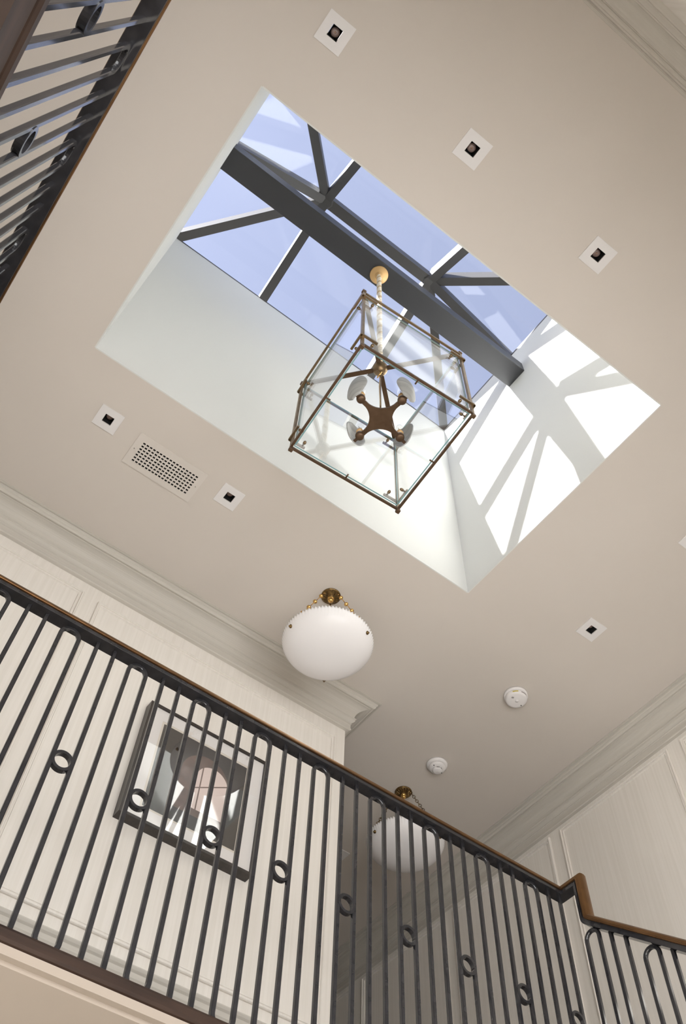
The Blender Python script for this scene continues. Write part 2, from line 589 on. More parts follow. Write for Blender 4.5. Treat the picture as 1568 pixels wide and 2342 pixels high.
# crown moulding (outward, below the ceiling)
CR = [(0, 0), (0.158, 0), (0.158, 0.005), (0.147, 0.006), (0.146, 0.003), (0.142, 0.003), (0.141, 0.010), (0.139, 0.018), (0.133, 0.021), (0.133, 0.026),
      (0.131, 0.033), (0.124, 0.038), (0.117, 0.038), (0.113, 0.034), (0.110, 0.034)]
for i in range(0, 11):
    a = PI / 2 * i / 10
    CR.append((0.108 - 0.070 * math.sin(a), 0.106 - 0.068 * math.cos(a)))
CR += [(0.034, 0.109), (0.034, 0.112), (0.048, 0.112), (0.048, 0.118), (0.043, 0.120), (0.043, 0.123), (0.042, 0.131), (0.034, 0.139), (0.029, 0.143), (0.025, 0.146),
       (0.025, 0.149), (0.028, 0.150), (0.028, 0.153), (0.023, 0.155), (0.022, 0.188), (0.026, 0.190), (0.026, 0.199), (0.020, 0.203), (0.0, 0.204)]
CP = [(a, -b) for a, b in CR]
cpath = [(XE, YB, CZ), (XE, YN, CZ), (XW, YN, CZ), (XW, YS, CZ), (XC, YS, CZ), (XC, YB, CZ)]
cups = [(0, 0, 1)] * 5
for i in range(5):
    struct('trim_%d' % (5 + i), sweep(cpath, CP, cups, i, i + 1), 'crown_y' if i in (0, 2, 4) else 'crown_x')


# panel mouldings on the walls
def panel(parent, axis, pos, u0, u1, z0, z1):
    """mitred frame of applied moulding; axis 'y': wall facing -Y at y=pos, 'x': wall facing -X at x=pos"""
    prof = [(0.000, 0.000), (0.000, 0.009), (0.003, 0.014), (0.009, 0.015), (0.012, 0.009), (0.012, 0.005), (0.018, 0.005), (0.020, 0.009), (0.025, 0.009), (0.027, 0.000)]
    cs = [(u0, z0, 1, 1), (u1, z0, -1, 1), (u1, z1, -1, -1), (u0, z1, 1, -1)]
    rg = []
    for cu, cz, su, sz in cs:
        ring = []
        for a, h in prof:
            uu, zz = cu + su * a, cz + sz * a
            ring.append((uu, pos - h, zz) if axis == 'y' else (pos - h, uu, zz))
        rg.append(ring)
    mb = MB().rings(rg, closed_path=True, smooth=False)
    return obj('panel_moulding', mb, 'wall', parent)


panel(wall_s, 'y', YS, -0.95, 0.512, 2.160, 3.915)
panel(wall_s, 'y', YS, 0.600, 2.189, 2.160, 3.900)
panel(wall_s, 'y', YS, -1.6, -1.04, 2.160, 3.915)
for a, b in ((-0.4, 1.02), (1.115, 2.010 - 0.0), (2.105, 3.017), (3.107, 4.06), (4.15, 5.085), (5.20, 6.4)):
    panel(wall_e, 'x', XE, a, b, 2.16, 3.965)
# chair rail on the picture wall
chp = [(0, 0), (0.034, 0), (0.036, -0.006), (0.030, -0.014), (0.020, -0.020), (0.018, -0.040), (0.008, -0.050), (0, -0.052)]
struct('trim_10', sweep([(XW, YS, 2.090), (XC, YS, 2.090)], chp, [(0, 0, 1)]), 'crown_x')
struct('trim_11', sweep([(XE, YB, 2.090), (XE, 2.2, 2.090)], chp, [(0, 0, 1)]), 'crown_y')


# added windows for the fill lights, all unseen (behind and below the view)
def window(name, axis, pos, a, b, z0, z1):
    w = empty(name, kind='structure')
    fr = 0.05

    def bx(u0, u1, q0, q1, dep):
        if axis == 'x':
            return MB().box(pos - dep, pos + dep, u0, u1, q0, q1)
        return MB().box(u0, u1, pos - dep, pos + dep, q0, q1)
    for q in ((a, a + fr, z0, z1), (b - fr, b, z0, z1), (a + fr, b - fr, z0, z0 + fr), (a + fr, b - fr, z1 - fr, z1)):
        obj('window_frame', bx(*q, 0.03), 'white_plastic', w)
    um = (a + b) / 2
    obj('glazing_bar', bx(um - 0.012, um + 0.012, z0 + fr, z1 - fr, 0.015), 'white_plastic', w)
    zm = (z0 + z1) / 2
    for u0, u1 in ((a + fr, um - 0.012), (um + 0.012, b - fr)):
        obj('glazing_bar', bx(u0, u1, zm - 0.012, zm + 0.012, 0.014), 'white_plastic', w)
        for q0, q1 in ((z0 + fr, zm - 0.012), (zm + 0.012, z1 - fr)):
            obj('pane', bx(u0, u1, q0, q1, 0.003), 'window_glass', w)
    return w


wn = 1
for q in ADDED_WIN_W:
    window('window_%d' % wn, 'x', XW - 0.1, *q)
    wn += 1
for q in ADDED_WIN_S:
    window('window_%d' % wn, 'y', YB + 0.1, *q)
    wn += 1
for q in ADDED_WIN_N:
    window('window_%d' % wn, 'y', YN - 0.1, *q)
    wn += 1

# stairs down along the east wall (below the frame)
st = empty('stairs', kind='structure')
ris, go = 0.189, 0.235
y0 = YF - 0.03
for k in range(1, 9):
    zt = FZ - ris * k
    obj('tread', MB().box(XR - 0.06, XE, y0 - go * k, y0 - go * (k - 1) + 0.02, zt - 0.04, zt), 'wood', st)
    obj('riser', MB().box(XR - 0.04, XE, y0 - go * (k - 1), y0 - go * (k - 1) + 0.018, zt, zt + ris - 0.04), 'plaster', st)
zl = FZ - ris * 9
ye = y0 - go * 8
obj('landing', MB().box(XR - 0.06, XE, YN, ye + 0.02, zl - 0.04, zl), 'wood', st)
obj('riser', MB().box(XR - 0.04, XE, ye, ye + 0.018, zl, zl + ris - 0.04), 'plaster', st)
for k in range(1, 6):
    zt = zl - ris * k
    obj('tread', MB().box(XR - 0.06 - go * k, XR - 0.06 - go * (k - 1) + 0.02, YN, ye + 0.02, zt - 0.04, zt), 'wood', st)
    obj('riser', MB().box(XR - 0.06 - go * (k - 1), XR - 0.042 - go * (k - 1), YN, ye, zt, zt + ris - 0.04), 'plaster', st)
zs = -0.805
obj('stringer', MB().quad([(XR - 0.03, y0, FZ), (XR - 0.03, y0, FZ - 0.35), (XR - 0.03, ye, zl - 0.35), (XR - 0.03, ye, zl)])
    .quad([(XR - 0.01, y0, FZ), (XR - 0.01, ye, zl), (XR - 0.01, ye, zl - 0.35), (XR - 0.01, y0, FZ - 0.35)])
    .quad([(XR - 0.03, y0, FZ), (XR - 0.03, ye, zl), (XR - 0.01, ye, zl), (XR - 0.01, y0, FZ)])
    .quad([(XR - 0.03, y0, FZ - 0.35), (XR - 0.01, y0, FZ - 0.35), (XR - 0.01, ye, zl - 0.35), (XR - 0.03, ye, zl - 0.35)]), 'plaster', st)

# ================================================================== skylight
YC = (YA + YD) / 2
ZR = 6.765
P1, P2 = Vector((0.600, YC, ZR)), Vector((1.566, YC, ZR))
sk = empty('skylight', ((XA + XB) / 2, YC, ZT), label='hipped glass skylight with dark grey glazing bars above the white shaft', cat='skylight')
SK0 = Vector(sk.location)


def skp(name, mb, mat, parent=sk):
    mb.v = [tuple(Vector(q) - SK0) for q in mb.v]
    return obj(name, mb, mat, parent)


cA, cB, cC, cD = Vector((XA, YA, ZT)), Vector((XB, YA, ZT)), Vector((XB, YD, ZT)), Vector((XA, YD, ZT))
bw, bh = 0.062, 0.125
skp('ridge_bar', MB().bar(P1, P2, 0.074, 0.125), 'frame_metal')
for a, b in ((cA, P1), (cD, P1), (cB, P2), (cC, P2)):
    skp('hip_bar', MB().bar(a, b, bw, bh), 'frame_metal')
for P in (P1, P2):
    for yy in (YA, YD):
        skp('rafter', MB().bar((P.x, yy, ZT), P, bw, bh), 'frame_metal')
skp('rafter', MB().bar((XA, YC, ZT), P1, bw, bh), 'frame_metal')
skp('rafter', MB().bar((XB, YC, ZT), P2, bw, bh), 'frame_metal')
for P in (P1, P2):
    skp('ridge_boss', MB().lathe([(0.0, -0.012), (0.045, -0.012), (0.055, 0.0), (0.055, 0.06), (0.0, 0.07)], P, 8, smooth=False), 'frame_metal')
for a, b, nx, ny in ((cA, cB, 0, -1), (cD, cC, 0, 1), (cA, cD, -1, 0), (cB, cC, 1, 0)):
    q = Vector((nx, ny, 0))
    aa, bb = a + q * 0.05, b + q * 0.05
    if nx:
        aa.y += 0.0
    skp('curb', MB().bar(aa, bb, 0.10, 0.030), 'frame_metal')
gz = Vector((0, 0, 0.036))


def pane(pts):
    pts = [q + gz for q in pts]
    nn = (pts[1] - pts[0]).cross(pts[2] - pts[0]).normalized() * 0.012
    mb = MB()
    mb.rings([pts, [q + nn for q in pts]], smooth=False)
    skp('pane', mb, 'sky_glass')


for yy in (YA, YD):
    s = -1 if yy == YA else 1
    o = Vector((0, s * 0.06, -0.037))
    r1, r2 = Vector((P1.x, yy, ZT)) + o, Vector((P2.x, yy, ZT)) + o
    l, rr = Vector((XA, yy, ZT)) + o + Vector((-0.06, 0, 0)), Vector((XB, yy, ZT)) + o + Vector((0.06, 0, 0))
    pane([l, r1, P1] if s < 0 else [r1, l, P1])
    pane([r1, r2, P2, P1] if s < 0 else [r2, r1, P1, P2])
    pane([r2, rr, P2] if s < 0 else [rr, r2, P2])
for xx, P, s in ((XA, P1, -1), (XB, P2, 1)):
    o = Vector((s * 0.06, 0, -0.037))
    md = Vector((xx, YC, ZT)) + o
    a, b = Vector((xx, YA, ZT)) + o + Vector((0, -0.06, 0)), Vector((xx, YD, ZT)) + o + Vector((0, 0.06, 0))
    pane([a, md, P] if s > 0 else [md, a, P])
    pane([md, b, P] if s > 0 else [b, md, P])

# steel beam across the shaft
BZ, BY0, BY1 = 5.904, 1.262, 1.418
bm_ = obj('ceiling_beam', MB().box(XA - 0.02, XB + 0.02, BY0, BY1, BZ, BZ + 0.135), 'beam', label='charcoal painted steel beam spanning the skylight shaft', cat='beam')
bevel(bm_, 0.004)

# ================================================================== downlights
DL_LABEL = ['topmost of the three square downlights along the far edge of the skylight',
            'middle of the three square downlights along the far edge of the skylight',
            'lowest and rightmost of the three square downlights along the far edge of the skylight',
            'square downlight left of the ceiling vent',
            'square downlight right of the ceiling vent',
            'square downlight above the two smoke detectors',
            'square downlight cut off by the right edge of the photo',
            'square downlight in the dim corridor, half hidden by the picture wall']
hp, t = 0.0630, 0.005
pl_me = lattice([-hp, hp], [-hp, hp], [(-HOLE, HOLE, -HOLE, HOLE)], -t, 0.0).mesh('trim_plate', ['trim_white'])
hz = 0.09
h = HOLE - 0.0015
hs_me = (MB().quad([(-h, -h, 0), (h, -h, 0), (h, -h, hz), (-h, -h, hz)]).quad([(-h, h, 0), (-h, h, hz), (h, h, hz), (h, h, 0)])
         .quad([(-h, -h, 0), (-h, -h, hz), (-h, h, hz), (-h, h, 0)]).quad([(h, -h, 0), (h, h, 0), (h, h, hz), (h, -h, hz)])
         .quad([(-h, -h, hz), (h, -h, hz), (h, h, hz), (-h, h, hz)])).mesh('housing', ['black'])
lens_me = MB().lathe([(0.0, 0.030), (0.008, 0.028), (0.015, 0.031), (0.0195, 0.036), (0.0195, 0.06), (0.0, 0.06)], seg=24).mesh('lens', ['lens'])
core_me = MB().lathe([(0.0, 0.0255), (0.004, 0.0262), (0.0055, 0.030), (0.0, 0.031)], seg=16).mesh('lens_core', ['lens_core'])
for (x, y), lb in zip(DOWNLIGHTS, DL_LABEL):
    e_ = empty('recessed_downlight', (x, y, CZ), label=lb, cat='downlight', group='square ceiling downlights')
    bevel(obj('trim_plate', pl_me, None, e_), 0.002, 2)
    obj('housing', hs_me, None, e_)
    le = obj('lens', lens_me, None, e_)
    obj('lens_core', core_me, None, le)

# ================================================================== ceiling vent
v = empty('ceiling_vent', (VENT[0], VENT[1], CZ), label='rectangular ceiling air vent with a grid of small square holes', cat='vent')
nx, ny, px_, py_ = 17, 7, 0.0200, 0.0199
vh = []
for i in range(nx):
    for j in range(ny):
        cx, cy = (i - (nx - 1) / 2) * px_ + 0.002, (j - (ny - 1) / 2) * py_ + 0.001
        vh.append((cx - 0.0066, cx + 0.0066, cy - 0.0055, cy + 0.0055))
pm = lattice([-0.2035, 0.2035], [-0.102, 0.102], vh, -0.006, -0.001)
obj('grille_plate', pm, 'vent', v)
obj('plate_border', lattice([-0.2055, 0.2055], [-0.104, 0.104], [(-0.19, 0.19, -0.088, 0.088)], -0.004, 0.0), 'vent', v)
g = 0.176
g2 = 0.073
obj('duct', MB().quad([(-g, -g2, 0), (g, -g2, 0), (g, -g2, 0.1), (-g, -g2, 0.1)]).quad([(-g, g2, 0), (-g, g2, 0.1), (g, g2, 0.1), (g, g2, 0)])
    .quad([(-g, -g2, 0), (-g, -g2, 0.1), (-g, g2, 0.1), (-g, g2, 0)]).quad([(g, -g2, 0), (g, g2, 0), (g, g2, 0.1), (g, -g2, 0.1)])
    .quad([(-g, -g2, 0.1), (g, -g2, 0.1), (g, g2, 0.1), (-g, g2, 0.1)]), 'black', v)
for sx in (-1, 1):
    obj('screw', MB().lathe([(0, -0.0075), (0.0028, -0.007), (0.0032, -0.006), (0, -0.006)], (sx * 0.188, -0.004, 0), 12), 'screw', v)

# ================================================================== smoke detectors
s1 = empty('smoke_detector', (3.010, 2.486, CZ), label='round white smoke detector with a flat disc face and yellow label', cat='smoke detector', group='smoke detectors')
obj('base', MB().lathe([(0, 0), (0.0725, 0), (0.0725, -0.016), (0.069, -0.019), (0.064, -0.020), (0, -0.020)], seg=48), 'white_plastic', s1)
obj('vent_gap', MB().lathe([(0, -0.019), (0.060, -0.019), (0.060, -0.026), (0, -0.026)], seg=48), 'grey', s1)
obj('cover', MB().lathe([(0, -0.0235), (0.0655, -0.0235), (0.0665, -0.027), (0.0645, -0.040), (0.061, -0.046), (0.050, -0.0485), (0, -0.050)], seg=48), 'white_plastic', s1)
obj('test_button', MB().lathe([(0, -0.048), (0.012, -0.048), (0.0115, -0.0512), (0, -0.052)], (0.002, 0.0, 0), 20), 'white_plastic', s1)


def on_edge(a0, a1, r0, z0, z1, off):
    mb = MB()
    k = 6
    ra = []
    for i in range(k + 1):
        a = math.radians(a0 + (a1 - a0) * i / k)
        c, s = math.cos(a), math.sin(a)
        ra.append([((r0 + off) * c, (r0 + off) * s, z0), ((r0 + off) * c, (r0 + off) * s, z1), ((r0 - 0.003) * c, (r0 - 0.003) * s, z1), ((r0 - 0.003) * c, (r0 - 0.003) * s, z0)])
    return mb.rings(ra, smooth=False)


obj('yellow_label', on_edge(-152, -122, 0.0655, -0.039, -0.030, 0.0006), 'yellow', s1)
obj('grille_slot', on_edge(-105, -70, 0.0655, -0.038, -0.033, 0.0006), 'grey', s1)
obj('grille_slot', MB().box(-0.0378, -0.0242, -0.024, -0.021, -0.0505, -0.048), 'grey', s1, rz=math.radians(-25))
obj('grille_slot', MB().box(-0.0378, -0.0242, -0.017, -0.014, -0.0505, -0.048), 'grey', s1, rz=math.radians(-25))
obj('indicator', MB().lathe([(0, -0.046), (0.004, -0.046), (0.004, -0.0505), (0, -0.051)], (0.047, 0.012, 0), 12), 'grey', s1)

s2 = empty('smoke_detector', (3.015, 3.236, CZ), label='stepped white smoke detector with a raised centre, nearest the corridor pendant', cat='smoke detector', group='smoke detectors')
obj('base', MB().lathe([(0, 0), (0.068, 0), (0.068, -0.010), (0.066, -0.014), (0.060, -0.018), (0.052, -0.021), (0, -0.021)], seg=48), 'white_plastic', s2)
obj('cover', MB().lathe([(0, -0.020), (0.053, -0.020), (0.053, -0.034), (0.049, -0.039), (0.040, -0.042), (0.033, -0.044), (0, -0.044)], seg=48), 'white_plastic', s2)
obj('chamber_cap', MB().lathe([(0, -0.043), (0.0305, -0.043), (0.0305, -0.054), (0.028, -0.058), (0.024, -0.060), (0, -0.061)], seg=32), 'white_plastic', s2)
for a0 in (-140, -90, -40, 10):
    obj('chamber_slot', on_edge(a0, a0 + 38, 0.0305, -0.053, -0.047, 0.0006), 'grey', s2)
for a in (-160, 10):
    aa = math.radians(a)
    obj('indicator', MB().lathe([(0, -0.040), (0.0032, -0.040), (0.0032, -0.0435), (0, -0.044)], (0.043 * math.cos(aa), 0.043 * math.sin(aa), 0), 12), 'black', s2)

# ================================================================== railings
S0 = 0.0658
RZ = 2.430
BW = 0.0142
RX0 = 0.4928                       # first ring (picture left) of the landing rail
WX = -0.3765                       # side landing rail
hb = BW / 2


def round_bar(L, drop=None):
    """upright square bar with eased edges, standing at z=0"""
    c = 0.002
    pr = [(-hb + c, -hb), (hb - c, -hb), (hb, -hb + c), (hb, hb - c), (hb - c, hb), (-hb + c, hb), (-hb, hb - c), (-hb, -hb + c)]
    return MB().rings([[(x, y, 0) for x, y in pr], [(x, y, L) for x, y in pr]], smooth=False)


def loop_mb(s, z0, z1):
    """closed long loop of bar, in the XZ plane, between z0 and z1 (outer)"""
    rr = s / 2
    za, zb2 = z0 + rr + hb, z1 - rr - hb
    pts = []
    k = 12
    for i in range(k + 1):
        a = PI * i / k
        pts.append((rr * math.cos(a), zb2 + rr * math.sin(a)))
    for i in range(k + 1):
        a = PI + PI * i / k
        pts.append((rr * math.cos(a), za + rr * math.sin(a)))
    n_ = len(pts)
    c = 0.002
    pr = [(-hb + c, -hb), (hb - c, -hb), (hb, -hb + c), (hb, hb - c), (hb - c, hb), (-hb + c, hb), (-hb, hb - c), (-hb, -hb + c)]
    rg = []
    for i in range(n_):
        p, q, r_ = Vector(pts[i - 1]), Vector(pts[i]), Vector(pts[(i + 1) % n_])
        t_ = ((q - p).normalized() + (r_ - q).normalized()).normalized()
        no = Vector((t_.y, -t_.x))
        rg.append([(q.x + no.x * a, b, q.y + no.y * a) for a, b in pr])
    return MB().rings(rg, closed_path=True, smooth=False)


def ring_mb(ro, ri, dep):
    rg = []
    k = 28
    for i in range(k):
        a = 2 * PI * i / k
        c, s = math.cos(a), math.sin(a)
        rg.append([(ri * c, -dep, ri * s), (ro * c, -dep, ro * s), (ro * c, dep, ro * s), (ri * c, dep, ri * s)])
    mb = MB().rings(rg, closed_path=True, smooth=False)
    return mb


def mesh_of(name, mb, mat):
    import bmesh
    me = mb.mesh(name, mat)
    bm = bmesh.new()
    bm.from_mesh(me)
    bmesh.ops.recalc_face_normals(bm, faces=bm.faces)
    bm.to_mesh(me)
    bm.free()
    return me


BAND = [(-0.024, 0), (0.024, 0), (0.025, 0.001), (0.025, 0.012), (0.021, 0.0125), (0.021, 0.020), (-0.021, 0.020), (-0.021, 0.0125), (-0.025, 0.012), (-0.025, 0.001)]
CAP = [(-0.027, 0.0195), (0.027, 0.0195), (0.029, 0.021), (0.029, 0.0255), (0.0255, 0.027), (0.0255, 0.029), (0.0245, 0.036), (0.017, 0.0415), (0.006, 0.0435),
       (-0.006, 0.0435), (-0.017, 0.0415), (-0.0245, 0.036), (-0.0255, 0.029), (-0.0255, 0.027), (-0.029, 0.0255), (-0.029, 0.021)]
YR = 2.15
SL = 0.805
zs0 = 2.1724 - SL * 1.9502          # underside of the sloping rail: z = zs0 + SL*y
yv = 2.060
path = [(WX, YN + 0.02, RZ), (WX, YR, RZ), (XR, YR, RZ), (XR, yv, RZ)]
pups = [(0, 0, 1)] * 3
zv = zs0 + SL * yv
# rounded turn from the drop into the slope
rad = 0.045
dv, ds = Vector((0, 0, -1)), Vector((0, -1, -SL)).normalized()
ang = math.acos(dv.dot(ds))
tl_ = rad * math.tan(ang / 2)
Pc = Vector((XR, yv, zv))
st_, en_ = Pc - dv * tl_, Pc + ds * tl_
cen = st_ + Vector((0, -1, 0)) * rad
path.append(tuple(st_))
pups.append((0, -1, 0))
k = 8
for i in range(1, k + 1):
    a = ang * i / k
    q = cen + Vector((0, math.cos(a), -math.sin(a))) * rad
    path.append(tuple(q))
    dmid = Vector((0, -math.sin(a - ang / k / 2), -math.cos(a - ang / k / 2)))
    pups.append((0, dmid.z, -dmid.y))
yend = 0.12
path.append((XR, yend, zs0 + SL * yend))
pups.append((0, ds.z, -ds.y))
nseg = len(path) - 1

rl = empty('landing_railing', (XR, YR, FZ), label='long black steel balustrade with ringed bars and bronze handrail across the landing', cat='railing', group='black balustrades')
rw = empty('landing_railing', (WX, YR, FZ), label='black steel balustrade seen edge-on in the upper left corner of the photo', cat='railing', group='black balustrades')


def child(name, mb, mat, parent):
    L = Vector(parent.location)
    mb.v = [tuple(Vector(q) - L) for q in mb.v]
    return obj(name, mb, mat, parent)


child('steel_band', sweep(path, BAND, pups, 1, nseg), 'steel', rl)
child('handrail', sweep(path, CAP, pups, 1, nseg, smooth=False), 'bronze', rl)
child('steel_band', sweep(path, BAND, pups, 0, 1), 'steel', rw)
child('handrail', sweep(path, CAP, pups, 0, 1), 'bronze', rw)

bar_me = mesh_of('baluster', round_bar(RZ - FZ + 0.002), 'steel')
stem_me = mesh_of('mount_stem', MB().lathe([(0, 0), (0.009, 0), (0.009, 0.012), (0, 0.012)], seg=12), 'steel')
loop_me = mesh_of('baluster_loop', loop_mb(S0, 1.343 - FZ, RZ - FZ + 0.001), 'steel')
ring_me = mesh_of('ring', ring_mb(0.0355, 0.0255, 0.0088), 'steel')


def place(name, me, parent, x, y, z, rz=0.0):
    L = parent.location
    return obj(name, me, None, parent, loc=(x - L.x, y - L.y, z - L.z), rz=rz)


# landing run: pairs of straight bars joined by a ring, then one closed loop
for i in range(-4, 9):
    xc = RX0 + 4 * S0 * i
    if xc - S0 / 2 < WX + 0.02:
        continue
    for sx in (-1, 1):
        x = xc + sx * S0 / 2
        if x < XR + 0.03:
            place('baluster', bar_me, rl, min(x, XR), YR, FZ)
    place('ring', ring_me, rl, xc, YR, 1.903)
    if xc + 2 * S0 + S0 / 2 < XR - 0.03:
        place('baluster_loop', loop_me, rl, xc + 2 * S0, YR, FZ)
# side landing run
SW = 0.0672
loopw_me = mesh_of('baluster_loop', loop_mb(SW, 1.343 - FZ, RZ - FZ + 0.001), 'steel')
for i in range(-5, 6):
    yc = 0.643 + 4 * SW * i
    if yc < YN + 0.1 or yc > YR - 0.1:
        continue
    for sy in (-1, 1):
        place('baluster', bar_me, rw, WX, yc + sy * SW / 2, FZ)
    place('ring', ring_me, rw, WX, yc, 1.895, PI / 2)
    if yc + 3 * SW < YR:
        place('baluster_loop', loopw_me, rw, WX, yc + 2 * SW, FZ, PI / 2)
# stair run: loops and bars under the sloping rail
SE = 0.0640
ro = SE / 2 + hb
Lb = 1.02
bars_me = mesh_of('baluster', round_bar(Lb + 0.006), 'steel')
cosv = 1 / math.sqrt(1 + SL * SL)
loope_me = mesh_of('baluster_loop', loop_mb(SE, -0.98, ro), 'steel')   # z=0 at the arch centre
for i in range(0, 8):
    yl = 2.036 - 0.2415 * i
    zc = zs0 + SL * yl - ro / cosv
    place('baluster_loop', loope_me, rl, XR, yl, zc + 0.002, PI / 2)
    for yy in (yl - 0.0870, yl - 0.1490):
        place('baluster', bars_me, rl, XR, yy, zs0 + SL * yy - Lb)
    ym = yl - 0.118
    place('ring', ring_me, rl, XR, ym, zs0 + SL * ym - 0.53, PI / 2)

# ================================================================== framed picture
FX0, FX1, FZ0, FZ1 = 1.034, 1.733, 2.694, 3.385
fd = 0.058
pf = empty('framed_picture', ((FX0 + FX1) / 2, YS, (FZ0 + FZ1) / 2), label='black box-framed picture of an arched window behind the balusters', cat='picture')
fw = 0.014


def frame_side(pts):
    rg = []
    for (x, z, ix, iz) in pts:
        rg.append([(x, YS, z), (x, YS - fd, z), (ix, YS - fd, iz), (ix, YS, iz)])
    return MB().rings(rg, smooth=False)


co = [(FX0, FZ0), (FX1, FZ0), (FX1, FZ1), (FX0, FZ1)]
ci = [(FX0 + fw, FZ0 + fw), (FX1 - fw, FZ0 + fw), (FX1 - fw, FZ1 - fw), (FX0 + fw, FZ1 - fw)]
for i in range(4):
    j = (i + 1) % 4
    child('frame_side', frame_side([(*co[i], *ci[i]), (*co[j], *ci[j])]), 'pic_frame', pf)
PX0, PX1, PZ0, PZ1 = 1.134, 1.627, 2.785, 3.293
x0, x1, z0, z1 = FX0 + fw, FX1 - fw, FZ0 + fw, FZ1 - fw
yM = YS - 0.044
mtb = lattice([x0, x1], [z0, z1], [(PX0 - 0.012, PX1 + 0.012, PZ0 - 0.012, PZ1 + 0.012)], 0, 0.003)
mtb.v = [(q[0], yM - q[2], q[1]) for q in mtb.v]
child('mat_board', mtb, 'mat', pf)
mtb = lattice([PX0 - 0.012, PX1 + 0.012], [PZ0 - 0.012, PZ1 + 0.012], [(PX0, PX1, PZ0, PZ1)], 0, 0.0015)
mtb.v = [(q[0], yM - q[2], q[1]) for q in mtb.v]
child('mat_liner', mtb, 'mat_bevel', pf)
child('print', MB().box(PX0, PX1, yM - 0.0005, yM + 0.002, PZ0, PZ1), 'print', pf)
child('backing', MB().box(x0, x1, yM + 0.003, YS - 0.001, z0, z1), 'pic_frame', pf)
yG = YS - fd + 0.004
child('picture_glass', MB().box(x0, x1, yG, yG + 0.002, z0, z1), 'picture_glass', pf)


# ================================================================== bowl pendants
def chain_mb(p, q, style):
    """links between p and q; 'bead' = rods and turned beads, 'link' = oval links"""
    p, q = Vector(p), Vector(q)
    d = (q - p)
    L = d.length
    d.normalize()
    a = Vector((0, 0, 1)).cross(d).normalized()
    b = d.cross(a)
    mb = MB()
    if style == 'bead':
        nb = max(3, int(L / 0.075))
        for i in range(nb):
            s0, s1 = p + d * (L * i / nb), p + d * (L * (i + 1) / nb)
            mb.tube([s0, s1], 0.0022, 6)
            c = s0 + d * (L / nb * 0.5)
            prof = [(-0.010, 0.002), (-0.006, 0.007), (-0.002, 0.0125), (0.002, 0.0125), (0.006, 0.007), (0.010, 0.002)]
            mb.rings([[c + d * t + (a * math.cos(2 * PI * k / 12) + b * math.sin(2 * PI * k / 12)) * r_ for k in range(12)] for t, r_ in prof])
            mb.tube([s0 + (a * math.cos(2 * PI * k / 10) + d * math.sin(2 * PI * k / 10)) * 0.007 for k in range(10)], 0.0018, 6, closed=True)
    else:
        ll = 0.030
        nb = int(L / (ll * 0.78))
        for i in range(nb):
            c = p + d * (L * (i + 0.5) / nb)
            s = a if i % 2 else b
            pts = []
            for k in range(14):
                t = 2 * PI * k / 14
                pts.append(c + d * math.cos(t) * ll * 0.5 + s * math.sin(t) * 0.0085)
            mb.tube(pts, 0.0020, 6, closed=True)
    return mb


